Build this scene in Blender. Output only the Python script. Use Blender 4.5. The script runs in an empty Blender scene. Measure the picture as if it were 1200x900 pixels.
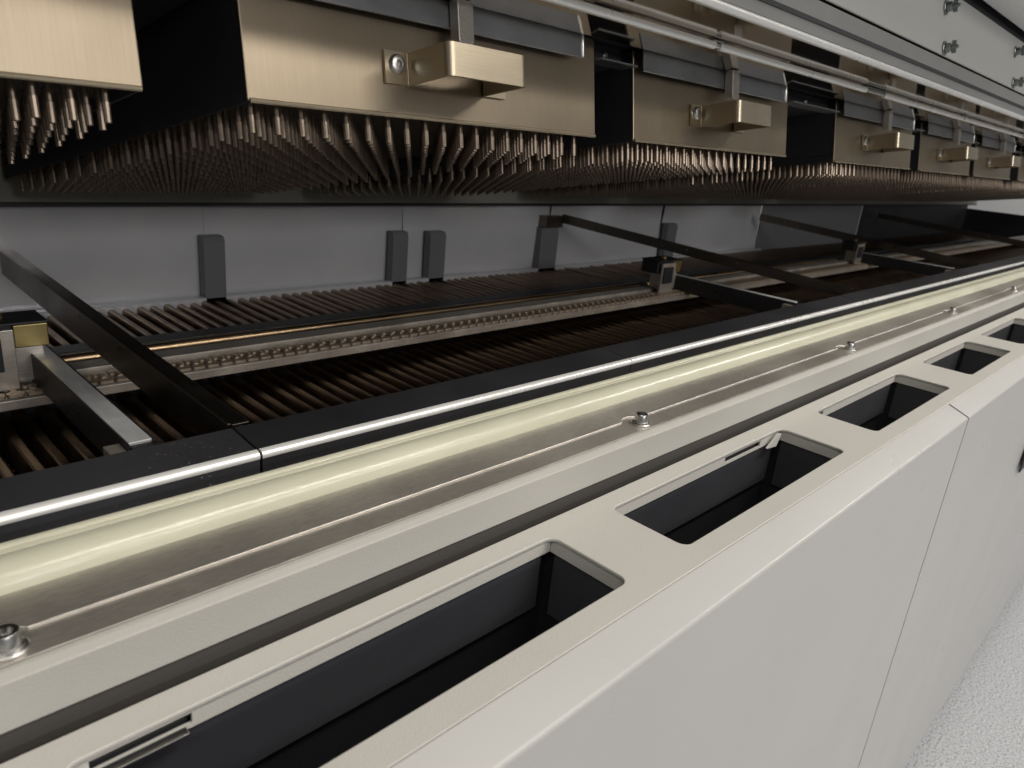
import bpy, bmesh, math, random
from mathutils import Vector, Matrix
random.seed(7)
R = math.radians
S = bpy.context.scene
C = S.collection
H = 1.04                     # camera height above the floor; every section below is written relative to the camera

# ------------------------------------------------------------------ camera
cam_d = bpy.data.cameras.new('camera'); cam = bpy.data.objects.new('camera', cam_d); C.objects.link(cam)
cam_d.sensor_width = 36.0; cam_d.lens = 36.0 * 858 / 1200
cam_d.clip_start = .01; cam_d.clip_end = 60
RX = Vector((0.7017124, -0.16937885, 0.69203361))      # machine axes seen by the camera (right, down, forward)
RY = Vector((-0.70628778, -0.29296063, 0.64446229))
RZ = Vector((0.09358032, -0.94100206, -0.32520432))
right = Vector((RX[0], RY[0], RZ[0])); down = Vector((RX[1], RY[1], RZ[1])); fwd = Vector((RX[2], RY[2], RZ[2]))
m3 = Matrix((right, -down, -fwd)).transposed()
cam.matrix_world = Matrix.Translation((0, 0, H)) @ m3.to_4x4()
cam_d.dof.use_dof = True; cam_d.dof.focus_distance = .55; cam_d.dof.aperture_fstop = 14
S.camera = cam

# ------------------------------------------------------------------ world and lamps (indoor, ceiling lights on the operator's side, plus one added far lamp)
w = bpy.data.worlds.new('World'); S.world = w; w.use_nodes = True
nt = w.node_tree; bg = nt.nodes['Background']
tc = nt.nodes.new('ShaderNodeTexCoord'); sx = nt.nodes.new('ShaderNodeSeparateXYZ')
mr = nt.nodes.new('ShaderNodeMapRange'); mr.inputs[1].default_value = -.3; mr.inputs[2].default_value = .8
rp = nt.nodes.new('ShaderNodeValToRGB')
rp.color_ramp.elements[0].color = (.60, .59, .57, 1); rp.color_ramp.elements[1].color = (.92, .93, .95, 1)
nt.links.new(tc.outputs['Generated'], sx.inputs[0]); nt.links.new(sx.outputs[2], mr.inputs[0])
nt.links.new(mr.outputs[0], rp.inputs[0]); nt.links.new(rp.outputs[0], bg.inputs[0])
bg.inputs[1].default_value = .21
def area(name, loc, target, sx_, sy_, power, col):
    d = bpy.data.lights.new(name, 'AREA'); d.shape = 'RECTANGLE'; d.size = sx_; d.size_y = sy_; d.energy = power; d.color = col
    o = bpy.data.objects.new(name, d); C.objects.link(o); o.location = loc
    o.rotation_euler = (Vector(target) - Vector(loc)).to_track_quat('-Z', 'Y').to_euler()
    return o
area('ceiling_and_fill_lamp', (1.2, -.75, H + 1.7), (1.1, .1, H - .2), 1.6, .3, 25, (1.0, .94, .84))
area('ceiling_and_fill_lamp', (-1.2, -.9, H + 1.7), (-.6, .1, H - .2), 1.6, .3, 17, (1.0, .94, .85))
area('ceiling_and_fill_lamp', (4.0, -.8, H + 1.7), (3.9, .1, H - .3), 2.4, .3, 36, (1.0, .97, .93))
area('ceiling_and_fill_lamp', (-.2, -7.0, H + 1.7), (.6, .4, H - .2), 4.5, .6, 108, (1.0, .98, .96))  # added lamp without a known source, brightens the chamber's back wall
area('ceiling_and_fill_lamp', (1.7, -2.3, H + 1.7), (.9, .3, H - .2), 2.2, .16, 24, (1.0, .95, .88))
S.view_settings.view_transform = 'Standard'; S.view_settings.look = 'None'
S.view_settings.exposure = 0.22; S.view_settings.gamma = 1.0; S.view_settings.use_curve_mapping = False
S.render.engine = 'CYCLES'

# ------------------------------------------------------------------ materials
def base(name, col, rough=.5, metal=0.0):
    m = bpy.data.materials.new(name); m.use_nodes = True
    n = m.node_tree; b = n.nodes['Principled BSDF']
    b.inputs['Base Color'].default_value = (*col, 1); b.inputs['Roughness'].default_value = rough; b.inputs['Metallic'].default_value = metal
    return m, n, b
def noise(n, scale, vec=None, detail=4, stretch=None, rough=.6):
    t = n.nodes.new('ShaderNodeTexNoise'); t.inputs['Scale'].default_value = scale; t.inputs['Detail'].default_value = detail
    t.inputs['Roughness'].default_value = rough
    c = n.nodes.new('ShaderNodeTexCoord'); mp = n.nodes.new('ShaderNodeMapping')
    if stretch: mp.inputs['Scale'].default_value = stretch
    n.links.new(c.outputs['Object'], mp.inputs[0]); n.links.new(mp.outputs[0], t.inputs['Vector'])
    return t.outputs['Fac']
def ramp(n, fac, stops):
    r = n.nodes.new('ShaderNodeValToRGB'); e = r.color_ramp.elements
    e[0].position, e[0].color = stops[0][0], (*stops[0][1], 1); e[1].position, e[1].color = stops[-1][0], (*stops[-1][1], 1)
    for p, c in stops[1:-1]:
        k = e.new(p); k.color = (*c, 1)
    n.links.new(fac, r.inputs[0]); return r.outputs[0]
def rng(n, fac, a, b_, lo=.3, hi=.7):
    r = n.nodes.new('ShaderNodeMapRange'); r.inputs[1].default_value = lo; r.inputs[2].default_value = hi
    r.inputs[3].default_value = a; r.inputs[4].default_value = b_
    n.links.new(fac, r.inputs[0]); return r.outputs[0]
def bump(n, b, h, dist, strength=1.0, prev=None):
    k = n.nodes.new('ShaderNodeBump'); k.inputs['Distance'].default_value = dist; k.inputs['Strength'].default_value = strength
    n.links.new(h, k.inputs['Height'])
    if prev: n.links.new(prev, k.inputs['Normal'])
    n.links.new(k.outputs[0], b.inputs['Normal']); return k.outputs[0]
def mul(col, f): return tuple(min(1, c * f) for c in col)
def paint(name, col, rough=.42, peel=.00012, scale=900, dirt=.06):
    m, n, b = base(name, col, rough)
    a = noise(n, 5, detail=3)
    n.links.new(ramp(n, a, [(.05, mul(col, 1 - dirt * 2)), (.95, mul(col, 1 + dirt * 1.5))]), b.inputs['Base Color'])
    n.links.new(rng(n, noise(n, 6, detail=3), rough - .06, rough + .08, .05, .95), b.inputs['Roughness'])
    if peel: bump(n, b, noise(n, scale, detail=2), peel)
    return m
def metal(name, col, rough=.3, stretch=(1, 60, 60), fine=40, var=.14, rv=.1, bd=.00004, blotch=5, aniso=0.0):
    m, n, b = base(name, col, rough, 1.0)
    g = noise(n, fine, stretch=stretch, detail=5, rough=.7)
    bl = noise(n, blotch, detail=5)
    mx = n.nodes.new('ShaderNodeMath'); mx.operation = 'ADD'
    s1 = n.nodes.new('ShaderNodeMath'); s1.operation = 'MULTIPLY'; s1.inputs[1].default_value = .5
    n.links.new(g, s1.inputs[0])
    s2 = n.nodes.new('ShaderNodeMath'); s2.operation = 'MULTIPLY'; s2.inputs[1].default_value = .5
    n.links.new(bl, s2.inputs[0]); n.links.new(s1.outputs[0], mx.inputs[0]); n.links.new(s2.outputs[0], mx.inputs[1])
    n.links.new(ramp(n, mx.outputs[0], [(.35, mul(col, 1 - var)), (.65, mul(col, 1 + var))]), b.inputs['Base Color'])
    n.links.new(rng(n, bl, rough - rv, rough + rv), b.inputs['Roughness'])
    bump(n, b, g, bd)
    return m
M = {}
M['cover'] = paint('warm_grey_powder_coat', (.50, .49, .455), .40, .0002, 800, .04)
M['door'] = paint('pale_grey_paint', (.43, .424, .412), .29, 0, 800, .03)
M['beam'] = paint('grey_powder_coat', (.43, .42, .39), .45, .00022, 800, .05)
M['web'] = paint('brown_grey_gap_shade', (.06, .055, .05), .6)  # shade of the gap behind the shelf, put into the colour
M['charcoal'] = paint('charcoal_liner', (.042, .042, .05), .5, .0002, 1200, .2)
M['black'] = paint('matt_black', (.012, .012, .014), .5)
M['blackrail'] = paint('black_oxide_steel', (.020, .020, .023), .42, .0001, 300, .5)
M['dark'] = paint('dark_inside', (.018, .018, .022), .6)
M['steel'] = metal('brushed_stainless', (.50, .47, .43), .40, (2.2, 50, 50), 60, .40, .07, .0001, 4)
M['bright'] = metal('polished_steel', (.80, .79, .77), .3, (1, 20, 20), 30, .06, .08)
M['bronze'] = metal('heat_tinted_stainless', (.355, .293, .215), .40, (60, 60, 1), 22, .12, .08, .00005, 6)
M['handle'] = metal('heat_tinted_handle', (.53, .455, .34), .32, (1, 60, 60), 24, .12, .07, .00005, 6)
M['pin'] = metal('nozzle_steel', (.35, .28, .22), .38, (40, 40, 1), 40, .25, .08, .00003, 60)
M['mirror'] = metal('polished_stainless_plate', (.66, .60, .52), .075, (1, 30, 30), 20, .08, .03, .000006, 6)
M['flap'] = metal('blue_grey_steel', (.30, .31, .33), .42, (1, 4, 4), 12, .2, .08, .00004, 10)
M['gasket'] = paint('grey_gasket', (.24, .24, .235), .6, .0002, 400, .15)
M['hoodpaint'] = paint('hood_grey_paint', (.36, .36, .345), .5, .0001, 800, .05)
M['hoodwhite'] = paint('hood_white_paint', (.66, .66, .65), .4, .0001, 800, .04)
M['zinc'] = metal('zinc_hardware', (.46, .46, .45), .3, (1, 1, 1), 100, .2, .1)
M['studzinc'] = metal('dark_zinc_stud', (.22, .24, .24), .3, (1, 1, 1), 100, .2, .1)
M['wall'] = paint('chamber_sheet_metal', (.66, .66, .68), .22, .0001, 200, .1)
M['wall'].node_tree.nodes['Principled BSDF'].inputs['Metallic'].default_value = .25
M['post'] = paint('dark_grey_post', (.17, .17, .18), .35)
M['slat'] = metal('baked_brown_steel', (.27, .195, .135), .42, (8, 1, 8), 30, .4, .1, .0001, 40)
M['bed'] = paint('burnt_bed', (.02, .015, .012), .7)
M['chain'] = metal('chain_steel', (.44, .36, .28), .45, (1, 1, 1), 200, .25, .08, .00004, 90)
M['rail'] = metal('conveyor_rail_steel', (.50, .46, .41), .42, (1, 20, 20), 40, .25, .1, .00005, 20)
M['copper'] = metal('copper_tinted_rod', (.52, .37, .23), .32, (1, 10, 10), 40, .25, .1)
M['bar'] = metal('dark_flat_bar', (.17, .15, .13), .34, (8, 1, 8), 30, .2, .1, .00005, 12)
M['brass'] = metal('dull_brass', (.40, .32, .14), .4, (1, 1, 1), 60, .2, .1)
M['pale'] = paint('pale_frame', (.30, .29, .25), .5)
M['baffle'] = paint('far_black_sheet', (.010, .011, .016), .55)
M['galv'] = metal('galvanised_steel', (.72, .73, .74), .5, (8, 1, 8), 30, .15, .1, .00006, 20)
for q, v in (('steel', .8), ('galv', .6), ('rail', .75), ('chain', .7)):
    M[q].node_tree.nodes['Principled BSDF'].inputs['Metallic'].default_value = v
M['tube'] = metal('white_metal_tube', (.72, .72, .71), .28, (1, 10, 10), 20, .05, .06)
M['tube'].node_tree.nodes['Principled BSDF'].inputs['Metallic'].default_value = .35
# dust specks on the black rails
n = M['blackrail'].node_tree; b = n.nodes['Principled BSDF']
src = b.inputs['Base Color'].links[0].from_socket
sp_ = noise(n, 520, detail=1); ms = noise(n, 9, detail=4)
a1 = n.nodes.new('ShaderNodeMath'); a1.operation = 'MULTIPLY'
n.links.new(rng(n, sp_, 0, 1, .68, .74), a1.inputs[0]); n.links.new(rng(n, ms, 0, .6, .52, .70), a1.inputs[1])
mx = n.nodes.new('ShaderNodeMixRGB'); mx.inputs[2].default_value = (.2, .195, .185, 1)
n.links.new(a1.outputs[0], mx.inputs[0]); n.links.new(src, mx.inputs[1]); n.links.new(mx.outputs[0], b.inputs['Base Color'])
# cream silicone
m, n, b = base('cream_silicone', (.72, .68, .47), .22)
n.links.new(ramp(n, noise(n, 12, detail=6, stretch=(1, 3, 3)), [(.3, (.47, .46, .36)), (.7, (.54, .53, .42))]), b.inputs['Base Color'])
b.inputs['Subsurface Weight'].default_value = .0; b.inputs['Subsurface Radius'].default_value = (.006, .005, .003); b.inputs['Subsurface Scale'].default_value = 1
bump(n, b, noise(n, 60, stretch=(1, 6, 6)), .0002); M['cream'] = m
# speckled floor
m, n, b = base('speckled_vinyl', (.6, .6, .6), .4)
sp = ramp(n, noise(n, 230, detail=4, rough=.7), [(.36, (.13, .13, .15)), (.45, (.37, .38, .40)), (.55, (.50, .51, .53)), (.7, (.57, .58, .60))])
n.links.new(sp, b.inputs['Base Color']); M['floor'] = m

# ------------------------------------------------------------------ mesh helpers
class MB:
    def __init__(s): s.v = []; s.f = []; s.sm = []
    def add(s, vs, fs, smooth=False):
        o = len(s.v); s.v += [tuple(p) for p in vs]; s.f += [tuple(i + o for i in f) for f in fs]; s.sm += [smooth] * len(fs); return s
    def box(s, x0, x1, y0, y1, z0, z1):
        return s.add([(x, y, z) for x in (x0, x1) for y in (y0, y1) for z in (z0, z1)],
                     [(0, 1, 3, 2), (4, 6, 7, 5), (0, 4, 5, 1), (2, 3, 7, 6), (0, 2, 6, 4), (1, 5, 7, 3)])
    def prism(s, prof, x0, x1, smooth=False):            # closed YZ profile swept along X
        k = len(prof); vs = [(x0, y, z) for y, z in prof] + [(x1, y, z) for y, z in prof]
        s.add(vs, [(i, (i + 1) % k, (i + 1) % k + k, i + k) for i in range(k)], smooth)
        return s.add(vs, [tuple(range(k - 1, -1, -1)), tuple(range(k, 2 * k))])
    def prism_z(s, prof, z0, z1):                         # closed XY profile
        k = len(prof); vs = [(x, y, z0) for x, y in prof] + [(x, y, z1) for x, y in prof]
        return s.add(vs, [(i, (i + 1) % k, (i + 1) % k + k, i + k) for i in range(k)] + [tuple(range(k - 1, -1, -1)), tuple(range(k, 2 * k))])
    def prism_y(s, prof, y0, y1):                         # closed XZ profile
        k = len(prof); vs = [(x, y0, z) for x, z in prof] + [(x, y1, z) for x, z in prof]
        return s.add(vs, [(i, (i + 1) % k, (i + 1) % k + k, i + k) for i in range(k)] + [tuple(range(k - 1, -1, -1)), tuple(range(k, 2 * k))])
    def lathe(s, prof, n=16, c=(0, 0, 0), axis='z', cap=True, smooth=True):   # (radius, height) pairs
        vs = []
        for r, h in prof:
            for i in range(n):
                a = 2 * math.pi * i / n; p = (r * math.cos(a), r * math.sin(a), h)
                if axis == 'y': p = (p[0], -p[2], p[1])
                if axis == 'x': p = (p[2], p[0], p[1])
                vs.append((p[0] + c[0], p[1] + c[1], p[2] + c[2]))
        fs = []
        for j in range(len(prof) - 1):
            fs += [(j * n + i, j * n + (i + 1) % n, (j + 1) * n + (i + 1) % n, (j + 1) * n + i) for i in range(n)]
        s.add(vs, fs, smooth)
        if cap: s.add(vs, [tuple(range(n - 1, -1, -1)), tuple(range((len(prof) - 1) * n, len(prof) * n))])
        return s
    def mesh(s, name, mat, bev=0, seg=2):
        me = bpy.data.meshes.new(name); me.from_pydata(s.v, [], s.f); me.update()
        bm = bmesh.new(); bm.from_mesh(me)
        for fc, q in zip(bm.faces, s.sm): fc.smooth = q
        bmesh.ops.remove_doubles(bm, verts=bm.verts, dist=1e-6)
        bmesh.ops.recalc_face_normals(bm, faces=bm.faces)
        if bev:
            ed = [e for e in bm.edges if len(e.link_faces) == 2 and e.calc_face_angle(0) > R(32)]
            bmesh.ops.bevel(bm, geom=ed, offset=bev, segments=seg, profile=.5, affect='EDGES', clamp_overlap=True)
            for fc in bm.faces: fc.smooth = False
        bm.to_mesh(me); bm.free()
        if not bev and any(s.sm): me.set_sharp_from_angle(angle=R(35))
        me.materials.append(M[mat] if isinstance(mat, str) else mat)
        return me
    def build(s, name, mat, parent=None, bev=0, seg=2, loc=None, rot=None):
        return link(name, s.mesh(name, mat, bev, seg), parent, loc, rot)
def link(name, me, parent=None, loc=None, rot=None):
    o = bpy.data.objects.new(name, me); C.objects.link(o)
    if parent is not None: o.parent = parent
    if loc is not None: o.location = loc
    if rot is not None: o.rotation_euler = rot
    return o
def tag(o, label=None, cat=None, group=None, kind=None):
    for k, v in (('label', label), ('category', cat), ('group', group), ('kind', kind)):
        if v: o[k] = v
    return o
def thing(name, label, cat, loc=(0, 0, 0), rot=(0, 0, 0), group=None):
    o = bpy.data.objects.new(name, None); C.objects.link(o); o.empty_display_size = .05
    o.location = (loc[0], loc[1], loc[2] + H); o.rotation_euler = rot
    return tag(o, label, cat, group)
def holed_plate(name, mat, outline, holes, thick, bev):   # XY plate with rounded holes, via a filled 2D curve
    cu = bpy.data.curves.new(name, 'CURVE'); cu.dimensions = '2D'; cu.fill_mode = 'BOTH'; cu.extrude = thick / 2 - bev; cu.bevel_depth = bev; cu.bevel_resolution = 2
    cu.offset = -bev
    for loop in [outline] + holes:
        sp_ = cu.splines.new('POLY'); sp_.points.add(len(loop) - 1); sp_.use_cyclic_u = True
        for p, q in zip(sp_.points, loop): p.co = (q[0], q[1], 0, 1)
    o = bpy.data.objects.new(name, cu); C.objects.link(o)
    dg = bpy.context.evaluated_depsgraph_get()
    me = bpy.data.meshes.new_from_object(o.evaluated_get(dg)); bpy.data.objects.remove(o)
    me.materials.clear(); me.materials.append(M[mat]); me.name = name
    return me
def rrect(x0, x1, y0, y1, r, k=6):
    pts = []
    for cx, cy, a0 in ((x1 - r, y1 - r, 0), (x0 + r, y1 - r, 90), (x0 + r, y0 + r, 180), (x1 - r, y0 + r, 270)):
        for i in range(k + 1):
            a = R(a0 + 90 * i / k); pts.append((cx + r * math.cos(a), cy + r * math.sin(a)))
    return pts
def fillet(path, r, k=5):
    out = [path[0]]
    for a, b_, c in zip(path, path[1:], path[2:]):
        A, B, D = Vector(a), Vector(b_), Vector(c)
        u = (A - B).normalized(); v = (D - B).normalized(); t = r
        p0 = B + u * t; p1 = B + v * t
        for i in range(k + 1):
            q = i / k; out.append(tuple((1 - q) ** 2 * p0 + 2 * q * (1 - q) * B + q * q * p1))
    return out + [path[-1]]
def thicken(path, t):                                       # open polyline -> closed band of thickness t on its left
    n_ = []
    for i in range(len(path)):
        a = Vector(path[max(i - 1, 0)]); b_ = Vector(path[min(i + 1, len(path) - 1)])
        d = (b_ - a).normalized(); n_.append(Vector((-d.y, d.x)))
    return list(path) + [tuple(Vector(p) + q * t) for p, q in reversed(list(zip(path, n_)))]

X0, X1 = -.62, 4.1

# ------------------------------------------------------------------ floor
tag(MB().box(-6, 12, -6, 8, -.05, 0).build('floor', 'floor'), 'white and grey speckled vinyl floor beside the machine', 'floor', kind='structure')

# ------------------------------------------------------------------ cover shelf with cable openings
OPEN = [(.045, .317), (.377, .636), (.712, .956), (1.046, 1.266), (1.34, 1.60), (1.68, 1.94), (2.02, 2.28)]
YA, YB, ZT = .189, .2485, -.235
t = thing('cover_shelf', 'warm grey powder-coated shelf with a row of rounded cable openings', 'cover', (0, .2, ZT))
me = holed_plate('top_panel', 'cover', [(X0, -.0279), (3.2, -.0279), (3.2, .0638), (X0, .0638)],
                 [rrect(a, b_, YA - .2, YB - .2, .007)[::-1] for a, b_ in OPEN], .0024, .0006)
link('top_panel', me, t, (0, 0, -.0012))
MB().prism([(.0618, -.003), (.0632, -.003), (.0632, -.075), (.0618, -.075)], X0, 3.2).build('rear_flange', 'cover', t)
for k, (a, b_) in enumerate(OPEN):
    y0, y1 = YA - .2, YB - .2
    # painted turned-down lip on the rear and the ends, slotted where the clip tabs go
    slots = {0: (.055, .094), 1: (.537, .600), 2: (.722, .738), 3: (1.056, 1.075)}.get(k)
    r = MB()
    if slots:
        r.box(a - .001, slots[0], y1 + .0012, y1 + .0026, -.012, -.0026); r.box(slots[1], b_ + .001, y1 + .0012, y1 + .0026, -.012, -.0026)
        r.box(slots[0], slots[1], y1 + .0012, y1 + .0026, -.0045, -.0026); r.box(slots[0], slots[1], y1 + .0012, y1 + .0026, -.012, -.0098)
        MB().box(slots[0] + .001, slots[1] - .001, y1 + .004, y1 + .006, -.013, -.0028).build('clip_backing', 'black', t)
    else: r.box(a - .001, b_ + .001, y1 + .0012, y1 + .0026, -.012, -.0026)
    r.build('opening_lip', 'cover', t)
    if k == 0: MB().box(.052, .091, y1 - .0035, y1 + .001, -.0112, -.0098).build('clip_tab', 'bright', t, .0003)
    MB().box(b_ + .0012, b_ + .0026, y0 - .002, y1 + .001, -.012, -.0026).build('opening_lip', 'cover', t)
    MB().box(a - .0026, a - .0012, y0 - .002, y1 + .001, -.012, -.0026).build('opening_lip', 'cover', t)
    # charcoal liner sheets with rounded upper corners, cut off at the lip's shadow line
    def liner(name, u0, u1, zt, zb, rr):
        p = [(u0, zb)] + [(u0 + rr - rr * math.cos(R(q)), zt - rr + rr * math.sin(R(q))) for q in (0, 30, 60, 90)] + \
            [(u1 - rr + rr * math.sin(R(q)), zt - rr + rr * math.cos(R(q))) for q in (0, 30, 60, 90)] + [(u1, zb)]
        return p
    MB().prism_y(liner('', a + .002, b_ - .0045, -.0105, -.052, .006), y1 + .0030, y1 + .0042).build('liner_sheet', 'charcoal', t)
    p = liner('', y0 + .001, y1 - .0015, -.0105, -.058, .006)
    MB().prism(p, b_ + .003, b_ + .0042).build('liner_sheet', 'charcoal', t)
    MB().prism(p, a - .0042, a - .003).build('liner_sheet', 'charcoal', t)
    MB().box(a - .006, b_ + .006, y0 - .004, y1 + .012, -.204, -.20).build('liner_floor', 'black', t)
    MB().box(a - .006, b_ + .006, y1 + .0075, y1 + .009, -.2, -.014).build('liner_shade_backing', 'black', t)  # black sheets stand in for the shade below the liner's cut
    MB().box(b_ + .006, b_ + .0075, y0 - .004, y1 + .009, -.2, -.014).build('liner_shade_backing', 'black', t)
    if k == 1:
        MB().prism_y([(b_ - .030, -.012), (b_ - .012, -.002), (b_ - .006, -.003), (b_ - .012, -.014)], y1 - .004, y1 - .002).build('clip', 'cover', t)

# ------------------------------------------------------------------ front doors
SEAM = .884
prof = fillet([(.1718, -.2357), (.1496, -.2446), (.1476, -1.0)], .0020, 8)
def door(x0, x1, label):
    t = thing('front_door', label, 'door', ((x0 + x1) / 2, .15, -1.0), group=None)
    c = (x0 + x1) / 2
    p = thicken(prof, .0022); q = [(y - .15, z + 1.0) for y, z in p]
    MB().prism(q, x0 - c, x1 - c).build('panel', 'door', t, .0007, 2)
    # return flanges at the side edges
    for sx_, e in ((x0, 1), (x1, -1)):
        MB().prism([(.0005, .004), (.02, .004), (.02, .745), (.0016, .745)], sx_ - c + e * .0022 - .001, sx_ - c + e * .0022 + .001).build('side_flange', 'door', t)
    return t, c
d1, c1 = door(X0, SEAM - .0022, 'pale grey sheet-metal front door below the largest cable opening, without a handle')
d2, c2 = door(SEAM + .0022, 2.36, 'pale grey sheet-metal front door with a recessed black handle')
d3, c3 = door(2.363, 3.2, 'narrow pale grey front door at the far end, past the handled door')
hd = MB().box(1.395 - c2, 1.50 - c2, -.0065, -.0035, 1.0 - .452, 1.0 - .405).build('recessed_handle', 'black', d2, .002)
MB().box(1.397 - c2, 1.498 - c2, -.0085, -.0066, 1.0 - .412, 1.0 - .407).build('grip_edge', 'zinc', hd, .0005)

# ------------------------------------------------------------------ frame body behind the doors, plinth
t = thing('machine_base', 'dark recessed plinth and inner frame behind the front doors', 'base', (0, .3, -1.04))
MB().box(X0, 3.2, -.10, .70, 0, .06).build('plinth', 'dark', t)
MB().box(X0, X1, .002, .006, .06, .806).build('inner_sheet', 'dark', t)
MB().box(X0, X1, .67, .69, .06, .72).build('rear_sheet', 'dark', t)

# ------------------------------------------------------------------ painted side beam
t = thing('side_beam', 'grey powder-coated beam running along behind the cable shelf', 'beam', (0, .27, -.2306))
by, bz = .27, -.2306
pf = fillet([(.27, -.2276), (.27, -.2066), (.2745, -.2048), (.362, -.2048)], .0007, 3)
MB().prism([(y - by, z - bz) for y, z in pf + [(.362, -.215), (.29, -.215), (.29, -.2276)]], X0, X1).build('beam_profile', 'beam', t)
MB().box(X0, X1, .0012, .004, -.11, .0026).build('gap_shade_sheet', 'web', t)  # dark sheet stands in for the shaded gap below the beam face
# ------------------------------------------------------------------ stainless clamp strip with notches and bolts
BOLTS = [.041, .455, .875, 1.295, 1.715, 2.135, 2.555]
t = thing('clamp_strip', 'brushed stainless clamp strip bolted along the cream seal', 'strip', (0, .2765, -.2047))
oy, oz = .2765, -.2047
MB().box(X0, X1, 0, .040, 0, .0013).build('flange', 'steel', t, .0003)
xs = []
x = X0
while x < X1: xs.append(x); x += .06
xs.append(X1)
BY, RN = .2848, .0135
for bx in BOLTS:
    xs = [q for q in xs if abs(q - bx) > .019] + [bx - .0185] + [bx + RN * math.sin(R(a)) - .002 for a in range(-90, 91, 9)] + [bx + .0185]
xs.sort()
def yf(x):
    y = .2932
    for bx in BOLTS:
        d = abs(x - (bx - .002))
        if d < RN: y = max(y, BY + math.sqrt(RN * RN - d * d))
    return y
vs = []; fs = []
for x in xs:
    y = yf(x)
    rows = [(y, -.2034), (y + .0002, -.2026), (y + .0006, -.2023), (.3175, -.2003), (.3185, -.2006), (.3185, -.2034)]
    vs += [(x, a - oy, b_ - oz) for a, b_ in rows]
for i in range(len(xs) - 1):
    fs += [(i * 6 + j, i * 6 + j + 1, (i + 1) * 6 + j + 1, (i + 1) * 6 + j) for j in range(5)]
MB().add(vs, fs).build('raised_strip', 'steel', t)
for bx in BOLTS:
    b1 = MB()
    b1.lathe([(.0068, 0), (.0072, .0003), (.0072, .0010), (.0068, .0013), (.004, .0013)], 24).build('washer', 'bright', t, loc=(bx, BY - oy, .0014))
    hex_ = MB().lathe([(.0054, 0), (.0058, .0004), (.0058, .0011), (.0050, .0016), (.0048, .0066), (.0044, .0072), (.0028, .0072), (.0028, .0040), (.0001, .0038)], 18)
    bo = hex_.build('bolt', 'zinc', t, loc=(bx, BY - oy, .0028))
# ------------------------------------------------------------------ cream seal
cp = [(.3186, -.2046), (.3188, -.1985), (.3198, -.1955), (.3220, -.1930), (.3250, -.1912), (.3285, -.1903), (.3320, -.1903), (.3350, -.1911), (.3372, -.1925), (.3382, -.1937),
      (.3392, -.1939), (.3402, -.1929), (.3415, -.1926), (.3424, -.1930), (.3432, -.1934), (.3440, -.1926), (.3452, -.1922), (.3470, -.1923), (.3482, -.1932), (.3486, -.1950), (.3486, -.2046)]
s_ = MB(); k = len(cp)
vs = [(X0, y - .33, z + .2046) for y, z in cp] + [(X1, y - .33, z + .2046) for y, z in cp]
s_.add(vs, [(i, i + 1, i + 1 + k, i + k) for i in range(k - 1)], True)
o = s_.build('silicone_seal', 'cream'); o.location = (0, .33, H - .2046)
tag(o, 'cream silicone seal strip between the stainless clamp strip and black edge rail', 'seal')
# ------------------------------------------------------------------ black edge rails with bare steel nose
JO = [X0, .184, .546, 1.12, 2.03, 3.0, X1]
LB = ['black edge rail meeting the cross bar and guide channel next to the brass block', 'short black edge rail with steel nose between two joints beside the dark slatted bed',
      'black edge rail with steel nose ending at the second cross bar', 'black edge rail with steel nose between second and third cross bars',
      'black edge rail with steel nose past the third cross bar', 'farthest black edge rail with steel nose at the tunnel end']
for a, b_, lb in zip(JO, JO[1:], LB):
    t = thing('edge_rail', lb, 'rail', ((a + b_) / 2, .38, -.26), group='black edge rails along the chamber')
    L = (b_ - a) / 2 - (.0004 if abs(a - .546) < .01 or abs(b_ - .546) < .01 else .0012)
    pf = fillet([(-.0180, .03), (-.0180, .0690), (-.0150, .0722), (.0175, .0750), (.0200, .0735), (.0200, 0)], .0010, 4)
    MB().prism(pf + [(.010, 0), (.010, .03)], -L, L, False).build('rail_body', 'blackrail', t)
    nose = [(-.0145 - .0042 * math.cos(R(q)), .0698 + .0033 * math.sin(R(q))) for q in range(-25, 105, 10)]
    MB().prism(nose + [(-.0120, .0715), (-.0130, .0685)], -L, L, True).build('steel_nose', 'tube', t)
# ------------------------------------------------------------------ heater bed with slats
bed = thing('heater_bed', 'brown baked heater bed of cross slats in the open chamber', 'heater', (0, .68, -.31))
MB().box(X0, X1, -.27, .295, 0, .004).build('bed_plate', 'bed', bed)
P = .0164
sl_p = [(-.0044, .0), (-.0044, .0500), (-.0036, .0530), (-.0022, .0540), (.0022, .0540), (.0036, .0530), (.0044, .0500), (.0044, .0)]
sl = MB().prism_y(sl_p, -.268, .272).mesh('slat', 'slat')
x = -.02; nsl = 0
while x < 1.5:
    link('slat', sl, bed, (x + random.uniform(-.0012, .0012), 0, .0045 + random.uniform(-.0015, .0008))); x += P; nsl += 1
far = MB()
while x < X1:
    far.prism_y([(x + a, b_ + .0045) for a, b_ in sl_p], -.268, .272); x += P
tag(far.build('far_slats', 'slat', bed), kind='stuff')
near = MB()
x = X0
while x < -.03: near.prism_y([(x + a, b_ + .0045) for a, b_ in sl_p], -.268, .272); x += P
tag(near.build('end_slats', 'slat', bed), kind='stuff')
# small nozzle studs in the gaps between the slats
pk = MB(); x = -.02 + P / 2
while x < .9:
    for j in range(43):
        yy = -.262 + j * .0128
        pk.lathe([(.0033, .004), (.0028, .042), (.0015, .0425)], 6, (x, yy, 0))
    x += P
tag(pk.build('nozzle_studs', 'slat', bed), kind='stuff')
MB().box(X0, X1, -.276, -.272, 0, .06).build('front_sheet', 'dark', bed)
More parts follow.
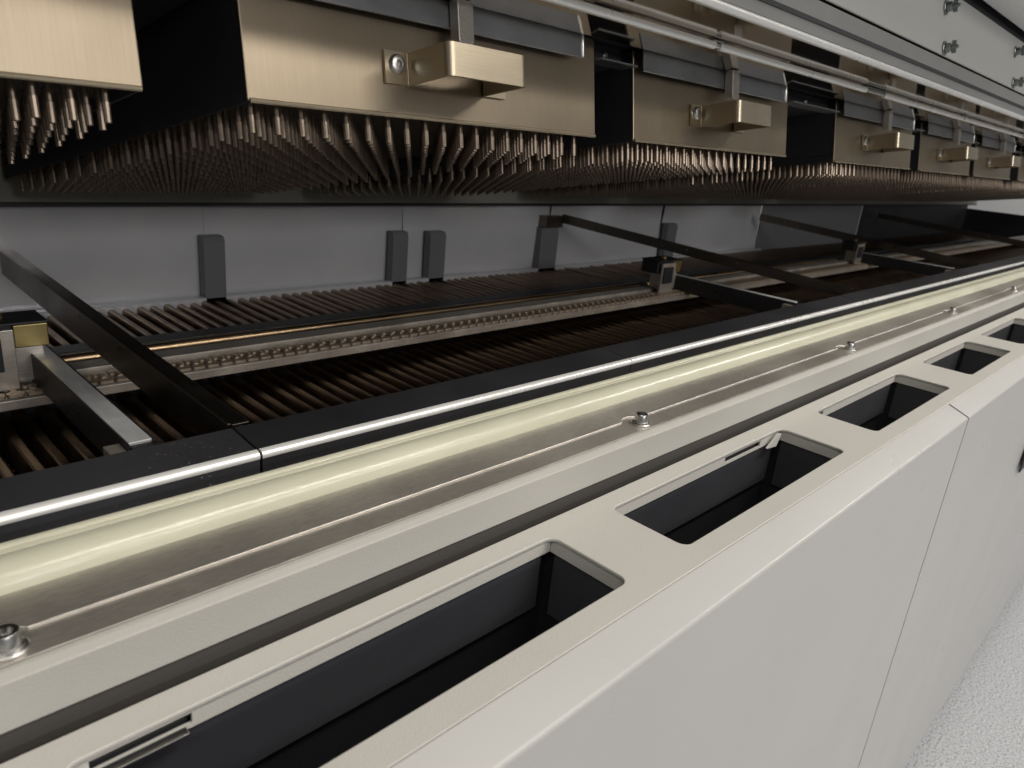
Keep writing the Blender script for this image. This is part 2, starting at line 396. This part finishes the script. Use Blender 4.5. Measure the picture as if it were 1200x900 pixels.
# ------------------------------------------------------------------ chamber back wall
wl = thing('chamber_wall', 'grey sheet-metal back wall of the open chamber with upright posts', 'wall', (0, .97, -.31))
ws = [X0, .418, .745, 1.10, 1.50, 2.0]
for a, b_ in zip(ws, ws[1:]):
    nx, nz = 24, 8; vs = []; fs = []
    ph = random.uniform(0, 6)
    for i in range(nx + 1):
        for j in range(nz + 1):
            u, v = i / nx, j / nz
            amp = .0045 if a > .7 else .0012
            dy = amp * (math.sin(5 * u + ph + 3 * v) * math.sin(3.1 * v) + .6 * math.sin(9 * u - 4 * v + ph))
            vs.append((a + .0008 + (b_ - a - .0016) * u, dy + (.002 if a > .4 and a < .7 else 0), .3 * v))
    for i in range(nx):
        for j in range(nz):
            q = i * (nz + 1) + j; fs.append((q, q + 1, q + nz + 2, q + nz + 1))
    MB().add(vs, fs, True).build('wall_sheet', 'wall', wl)
MB().box(X0, 2.0, .020, .024, 0, .33).build('backing', 'dark', wl)
MB().box(2.001, 2.75, .001, .004, 0, .33).build('wall_fade_sheet', 'post', wl)  # darker grey puts the wall's fading light into its colour
MB().box(2.751, X1, -.004, .0, 0, .33).build('far_black_sheet', 'baffle', wl)  # plain black sheet in place of the far stretch of wall
MB().box(X0, 2.0, -.020, -.005, .050, .0625).build('foot_ledge', 'wall', wl, .001)
for xa, xb, zt in ((.408, .437, .143), (.712, .742, .141), (.788, .822, .139), (1.062, 1.112, .140), (1.50, 1.54, .14)):
    MB().prism([(-.020, .050), (-.020, zt - .006), (-.017, zt), (-.004, zt + .001), (-.004, .050)], xa, xb).build('post', 'post', wl, .001)
MB().box(1.066, 1.118, -.023, -.004, .141, .163).build('bar_bracket', 'bar', wl, .001)
# ------------------------------------------------------------------ conveyor rail with chain, copper rod
cr = thing('conveyor_rail', 'steel conveyor rail carrying a brown roller chain across the heater bed', 'rail', (0, .62, -.235))
MB().prism([(0, 0), (0, .0075), (.0015, .0085), (.030, .0085), (.030, 0)], X0, X1).build('ledge', 'rail', cr, .0004)
MB().prism([(.0305, -.002), (.0305, .0145), (.0315, .0152), (.050, .0152), (.050, -.002)], X0, X1).build('rail_top', 'rail', cr, .0004)
MB().box(X0, X1, .052, .056, -.03, .006).build('rail_web', 'dark', cr)
LP = .0127
def link_shape(lm, k=1.45):
    pts = [(-.0052, .0)]
    for q in range(0, 181, 30): pts.append((-.0030 - .0026 * math.sin(R(q)) * .9, -.0024 * math.cos(R(q))))
    out = []
    for q in range(90, 271, 36): out.append((-.0030 + .0030 * math.cos(R(q)), k * .0028 * math.sin(R(q))))
    for q in range(-90, 91, 36): out.append((.0030 + .0030 * math.cos(R(q)), k * .0028 * math.sin(R(q))))
    return out
lk = MB(); o_ = link_shape(0)
for yc in (.0060, .0225):
    lk.prism_z([(a, b_ + yc) for a, b_ in o_], .0088, .0112)
lk.lathe([(.0026, -.0042), (.0026, .0042)], 7, (0, .0142, .0100), 'y')
lkm = lk.mesh('chain_link', 'chain')
x = -.02; n_l = 0
while n_l < 110: link('chain_link', lkm, cr, (x, 0, 0)); x += LP; n_l += 1
fl = MB()
while x < 3.0: fl.add([(a + x, b_, c) for a, b_, c in lk.v], lk.f); x += LP
x = -.02 - LP
while x > X0: fl.add([(a + x, b_, c) for a, b_, c in lk.v], lk.f); x -= LP
tag(fl.build('far_chain', 'chain', cr), kind='stuff')
def rod(name, mat, x0, x1, y, z, r, label, cat, n=14):
    o = MB().lathe([(r * .8, x0), (r, x0 + r * .3), (r, x1 - r * .3), (r * .8, x1)], n, axis='x').build(name, mat)
    o.location = (0, y, z + H); return tag(o, label, cat)
rod('tie_rod', 'copper', X0, 1.05, .705, -.229, .0055, 'copper-coloured round rod lying along behind the chain rail', 'rod')
rod('tie_rod', 'copper', 1.07, 1.9, .705, -.229, .0055, 'copper-coloured round rod past the second bearing block', 'rod')
MB_rail = MB().prism([(-.012, 0), (-.012, .010), (.012, .010), (.012, 0)], X0, 3.4).build('back_guide', 'blackrail', None, .001)
MB_rail.location = (0, .755, H - .2435); tag(MB_rail, 'thin dark guide strip on the slats behind the copper rod', 'guide')
# ------------------------------------------------------------------ cross bars, guide channels, bearing blocks
ordn = ['first', 'second', 'third', 'fourth']
def crossbar(x, zf, zb, hgt, label, rz=0):
    t = thing('cross_bar', label, 'bar', (x, .40, zf), (math.atan2(zb - zf, .55), 0, rz), group='flat cross bars over the heater bed')
    MB().box(-.0005, .0015, .006, .552, -hgt, 0).build('web', 'bar', t, .0004)
    MB().box(.0017, .0125 if x < .5 else .0060, .004, .552, -.0018, 0).build('top_flange', 'bar', t, .0004)
    for yy in (.19, .285): MB().lathe([(.0022, 0), (.0022, .001), (.0012, .0014)], 10, (-.0005, yy, -.006), 'x').build('rivet', 'bright', t)
    return t
crossbar(.185, -.1860, -.1745, .0265, 'dark flat cross bar right beside the brass bearing block')
crossbar(1.185, -.1815, -.1435, .0165, 'dark flat cross bar resting on the grey post bracket at the back wall', .133)
crossbar(1.95, -.184, -.150, .018, 'dark cross bar running in front of the black wall sheet edge')
crossbar(2.87, -.184, -.155, .018, 'dark cross bar deep in the shadow by the black wall sheet')
def channel(x, label):
    t = thing('guide_channel', label, 'channel', (x, .44, -.225), group='guide channels crossing the heater bed')
    MB().box(-.0075, .0062, 0, .235, .022, .0250).build('bright_top', 'galv', t, .0005)
    MB().box(-.0088, -.0078, -.004, .235, 0, .0252).build('side_web', 'blackrail', t, .0003)
    MB().box(.0064, .0074, -.004, .235, .004, .0252).build('side_web', 'blackrail', t, .0003)
    MB().box(-.0076, .0060, -.012, -.0005, .010, .0235).build('end_plug', 'black', t, .0005)
    br = MB().box(-.0185, -.0090, -.010, .012, .003, .021).build('end_bracket', 'rail', t, .0006)
    MB().lathe([(.0028, 0), (.0028, .002), (.0014, .0024)], 10, (-.0140, -.010, .012), 'y').build('screw', 'bright', br)
    for i, yy in enumerate((.07, .092, .10, .118, .127, .165)):
        MB().lathe([(.0011, 0), (.0011, .0003)], 8, (-.0088, yy, .013 + .004 * ((i * 7) % 3 - 1)), 'x').build('hole_glint', 'bright', t, rot=(0, 0, 0))
    return t
channel(.1455, 'bright-topped guide channel with pinholes, in front of the first dark cross bar')
channel(1.072, 'bright-topped guide channel beside the second bearing block and cross bar')
channel(1.90, 'bright-topped guide channel beside the farthest bearing block')
def block(x, label):
    t = thing('bearing_block', label, 'block', (x, .64, -.222), group='bearing blocks on the conveyor rail')
    MB().box(-.012, .0115, 0, .03, .029, .047).build('brass_body', 'brass', t, .0008)
    MB().box(-.055, .0118, -.002, .034, .0474, .0495).build('black_cap', 'black', t, .0008)
    MB().box(-.055, -.0125, .001, .032, .0285, .047).build('black_side', 'black', t, .0008)
    br = MB().box(-.050, -.0130, -.006, -.002, -.002, .0455).build('steel_bracket', 'rail', t, .0006)
    MB().box(-.048, -.022, -.0085, -.0063, .014, .040).build('black_plate', 'black', br, .0005)
    MB().box(-.035, .008, .004, .026, .0005, .0280).build('slider', 'rail', t, .0006)
    MB().lathe([(.004, 0), (.004, .003), (.0026, .0045)], 8, (-.018, .016, .0496)).build('stud', 'brass', t)
    return t
block(.138, 'brass bearing block with black cap and steel bracket on the chain rail')
block(1.055, 'bearing block on the chain rail beside the second guide channel')
block(1.885, 'distant bearing block on the chain rail near the third cross bar')

# ------------------------------------------------------------------ hood, raised on its rear hinge
TH = R(10.3); ROT = (-TH, 0, 0); OY, OZ = .386, .0013
def htag(name, label, cat, x=0, group=None): return thing(name, label, cat, (x, OY, OZ), ROT, group)
MODS = [-.150, .192, .534, .959, 1.292, 1.615, 1.985, 2.33, 2.70, 3.05, 3.42]
hd = htag('oven_hood', 'raised grey hood with polished underside rim above the heater modules', 'hood')
MB().prism([(-.1010, .0745), (-.0524, .0755), (-.0120, .0700), (-.0115, .0715), (-.0524, .0772), (-.1010, .0768)], X0, X1).build('rim_plate', 'mirror', hd)
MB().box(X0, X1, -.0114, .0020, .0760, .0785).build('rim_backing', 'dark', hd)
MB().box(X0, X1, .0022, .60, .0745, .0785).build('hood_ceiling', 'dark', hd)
MB().lathe([(.0034, X0), (.0034, X1)], 14, (0, -.1033, .0752), 'x').build('bright_trim', 'tube', hd)
MB().prism([(-.1055, .0780), (-.1165, .0988), (-.1150, .0995), (-.1040, .0790)], X0, X1).build('gasket_band', 'gasket', hd, .0004)
MB().box(X0, X1, -.1190, -.1170, .1004, .1660).build('inner_panel', 'hoodpaint', hd, .0005)
MB().box(X0, X1, -.1110, -.1090, .085, .22).build('dark_backing', 'dark', hd)
sk = thicken(fillet([(-.121, .1800), (-.2400, .2000), (-.2600, .225), (-.265, .36), (.2, .50), (.66, .42), (.66, -.01)], .004, 4), .0018)
MB().prism(sk, X0, X1).build('outer_skin', 'hoodwhite', hd)
MB().box(X0, X1, .560, .585, -.0225, .0740).build('rear_beam', 'pale', hd, .0006)
MB().box(X0, X1, .5580, .5870, -.0262, -.0228).build('rear_gasket', 'black', hd, .0004)
RODS = [(X0, .572), (.580, .905), (.965, 1.30), (1.31, 1.70), (1.72, 2.3), (2.32, 3.0), (3.02, X1)]
for a, b_ in RODS:
    MB().lathe([(.0024, a), (.0033, a + .001), (.0033, b_ - .001), (.0024, b_)], 14, (0, -.0524, .0712), 'x').build('rim_rod', 'tube', hd)
for a, b_ in zip(RODS, RODS[1:]):
    MB().lathe([(.0020, a[1]), (.0020, b_[0])], 10, (0, -.0524, .0712), 'x').build('rod_joint', 'zinc', hd)
    MB().box(a[1] - .004, b_[0] + .004, -.0549, -.0499, .0732, .0744).build('rod_saddle', 'zinc', hd)
# clamp studs on the inner panel
def stud(x, z):
    s1 = MB().lathe([(.0075, 0), (.0075, .0012), (.0070, .0016)], 16, (0, 0, 0), 'y').build('clamp_stud', 'studzinc', hd, loc=(x, -.1192, z))
    MB().lathe([(.0052, .0017), (.0052, .006), (.0044, .007), (.0022, .007), (.0022, .013), (.0016, .014)], 6, (0, 0, 0), 'y', smooth=False).build('nut', 'studzinc', s1)
    MB().box(-.0012, .0012, -.012, -.0075, -.0065, .0065).build('wing', 'studzinc', s1, .0005)
for q in range(-1, 9):
    stud(.614 + .328 * q, .1075); stud(.936 + .328 * q, .1475)
# frame ledges in the gaps between modules
for a, b_ in zip(MODS, MODS[1:]):
    g0, g1 = a + .2925, b_ - .0015
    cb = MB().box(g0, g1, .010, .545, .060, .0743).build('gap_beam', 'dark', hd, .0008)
    for xx in ((g0 + g1) / 2,):
        MB().lathe([(.0028, 0), (.0028, .001), (.0018, .002)], 10, (xx, .010, .066), 'y').build('screw', 'bright', cb)
    MB().box(g0, g1, -.006, .0098, .0575, .0588).build('gap_ledge', 'flap', hd)
# per-module flap and locking lever (parts of the hood)
fl_me = MB().prism([(-.0095, .0545), (-.0083, .0540), (-.0080, .0550), (-.0076, .0758), (-.0092, .0758)], 0, .262).mesh('flap', 'flap', .0002)
fe_me = MB().lathe([(.0012, .0545), (.0016, .0555), (.0016, .0758)], 10, (0, -.0088, 0)).mesh('flap_edge', 'bright')
lv_p = [(-.0065, .0700), (-.0065, .0490)] + [(-.0065 + .0035 - .0035 * math.cos(R(q)), .0475 - .0035 * math.sin(R(q))) for q in (0, 30, 60, 90)] + \
       [(.0065 - .0035 + .0035 * math.sin(R(q)), .0475 - .0035 * math.cos(R(q))) for q in (0, 30, 60, 90)] + [(.0065, .0490), (.0065, .0700)]
lv_me = MB().prism_y(lv_p, -.0180, -.0100).mesh('lever', 'steel', .0006)
for a in MODS:
    f_ = link('flap', fl_me, hd, (a + .002, 0, 0)); link('flap_edge', fe_me, f_, (.263, 0, 0))
    link('locking_lever', lv_me, hd, (a + .1405, 0, 0))

# ------------------------------------------------------------------ heater modules
W2 = .1452
def fpanel():                                    # front face sheet with a rolled lower edge
    return MB().prism_y(rrect(-W2, W2, 0, .073, .0025, 3), 0, .0022)
m_front = fpanel().mesh('front_plate', 'bronze', .0007, 2)
m_lip = MB().lathe([(.0013, -W2 + .001), (.0013, W2 - .001)], 10, (0, -.0002, .0010), 'x').mesh('lower_lip', 'handle')
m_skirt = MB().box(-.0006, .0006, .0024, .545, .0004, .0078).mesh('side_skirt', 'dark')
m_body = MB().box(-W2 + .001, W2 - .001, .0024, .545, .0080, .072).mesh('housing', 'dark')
m_plate = MB().box(-W2 + .0012, W2 - .0012, .0026, .544, .0060, .0078).mesh('nozzle_plate', 'bed')
hp = fillet([(-.0575, 0), (-.0385, 0), (-.0385, -.0385), (.0225, -.0385), (.0225, 0), (.0430, 0)], .0026, 9)
def strap_z(path, t, z0, z1):                    # bent flat strap, built from quads only
    band = thicken(path, t); k = len(path); in_ = band[k:][::-1]
    vs = [(x, y, z) for z in (z0, z1) for line in (path, in_) for x, y in line]
    fs = []
    for i in range(k - 1):
        o0, i0, o1, i1 = i, k + i, 2 * k + i, 3 * k + i
        fs += [(o0, o0 + 1, o1 + 1, o1), (i0, i1, i1 + 1, i0 + 1), (o0, i0, i0 + 1, o0 + 1), (o1, o1 + 1, i1 + 1, i1)]
    fs += [(0, 2 * k, 3 * k, k), (k - 1, 2 * k - 1, 4 * k - 1, 3 * k - 1)]
    return MB().add(vs, fs)
m_handle = strap_z([(a, b_ - .0004) for a, b_ in hp], -.0020, .0188, .0374).mesh('handle', 'handle')
m_screw = MB().lathe([(.0058, 0), (.0057, .0010), (.0048, .0024), (.0026, .0031), (.0021, .0030), (.0021, .0008), (.0001, .0006)], 20, (0, 0, 0), 'y').mesh('screw', 'zinc')
m_pin = MB().lathe([(.0016, .0066), (.0016, -.0036), (.0019, -.0038), (.0018, -.0130), (.0013, -.0132)], 10).mesh('nozzle_pin', 'pin')
pinv = MB().lathe([(.0016, .0066), (.0016, -.0036), (.0019, -.0038), (.0018, -.0130), (.0013, -.0132)], 10)
pin_lo = MB().lathe([(.0017, .0066), (.0017, -.0038), (.0018, -.0132)], 6)
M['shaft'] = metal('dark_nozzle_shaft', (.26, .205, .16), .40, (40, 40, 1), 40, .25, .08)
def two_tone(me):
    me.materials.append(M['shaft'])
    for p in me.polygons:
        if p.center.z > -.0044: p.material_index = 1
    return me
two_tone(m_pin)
PX, PY = .0150, .0128
pins = []
for j in range(41):
    for i in range(20):
        xx = -W2 + .0065 + i * PX + PX / 3 * (0, 2, 1)[j % 3]
        if xx < W2 - .005: pins.append((xx, .011 + j * PY))
mlab = ['bronze-tinted heater module without a visible handle, hanging over the brass block',
        'bronze heater module with handle between two narrow gaps, right after the one without',
        'bronze heater module with handle followed by the wide dark gap',
        'heater module with handle just past the wide dark gap',
        'fourth handled heater module from the brass block', 'fifth handled heater module from the brass block',
        'sixth handled heater module from the brass block', 'seventh handled heater module from the brass block',
        'eighth handled heater module from the brass block', 'ninth handled heater module from the brass block', 'tenth handled heater module from the brass block']
for k, a in enumerate(MODS):
    xc = a + .1455
    t = htag('heater_module', mlab[k], 'heater', xc, 'heater modules hanging in the hood')
    link('front_plate', m_front, t); link('lower_lip', m_lip, t); link('side_skirt', m_skirt, t, (-W2 + .0012, 0, 0)); link('side_skirt', m_skirt, t, (W2 - .0012, 0, 0)); link('housing', m_body, t); link('nozzle_plate', m_plate, t)
    h_ = link('handle', m_handle, t); link('screw', m_screw, h_, (-.0490, -.0026, .0300)); link('screw', m_screw, h_, (.0340, -.0026, .0300))
    nind = [150, 290, 160, 60][k] if k < 4 else 0
    # the pins that show largest: by distance from the camera
    order = sorted(pins, key=lambda p: (p[0] + xc) ** 2 + (p[1] + OY) ** 2)
    if k == 0: order = sorted(pins, key=lambda p: -(p[0] * 2 - p[1]))
    for p in order[:nind]: link('nozzle_pin', m_pin, t, (p[0] + random.uniform(-.0003, .0003), p[1] + random.uniform(-.0003, .0003), -.0008), (random.gauss(0, .006), random.gauss(0, .006), 0))
    st = MB(); src = pinv if k < 3 else pin_lo
    for p in order[nind:]:
        dx, dy = random.gauss(0, .00018), random.gauss(0, .00018)
        st.add([(a_ + p[0] + dx, b_ + p[1] + dy, c_ - .0008) for a_, b_, c_ in src.v], src.f, True)
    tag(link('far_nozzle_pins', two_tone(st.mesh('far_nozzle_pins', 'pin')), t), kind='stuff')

# ------------------------------------------------------------------ tunnel end and the added white cabinet beyond it
o = MB().box(-.004, .004, -.28, .30, 0, .165).build('end_baffle', 'baffle', None); o.location = (X1 + .01, .68, H - .31)
tag(o, 'black baffle closing the lower half of the tunnel end', 'baffle')
t = thing('end_backdrop', 'white cabinet added for the bright patch beyond the tunnel end', 'backdrop', (5.4, .6, -1.04))  # white box added so the tunnel end shows bright
MB().box(-.3, .3, -.6, .9, 0, 1.6).build('body', 'hoodwhite', t, .01)
MB().box(-.306, -.3005, -.02, .03, .2, 1.5).build('dark_strip', 'dark', t)
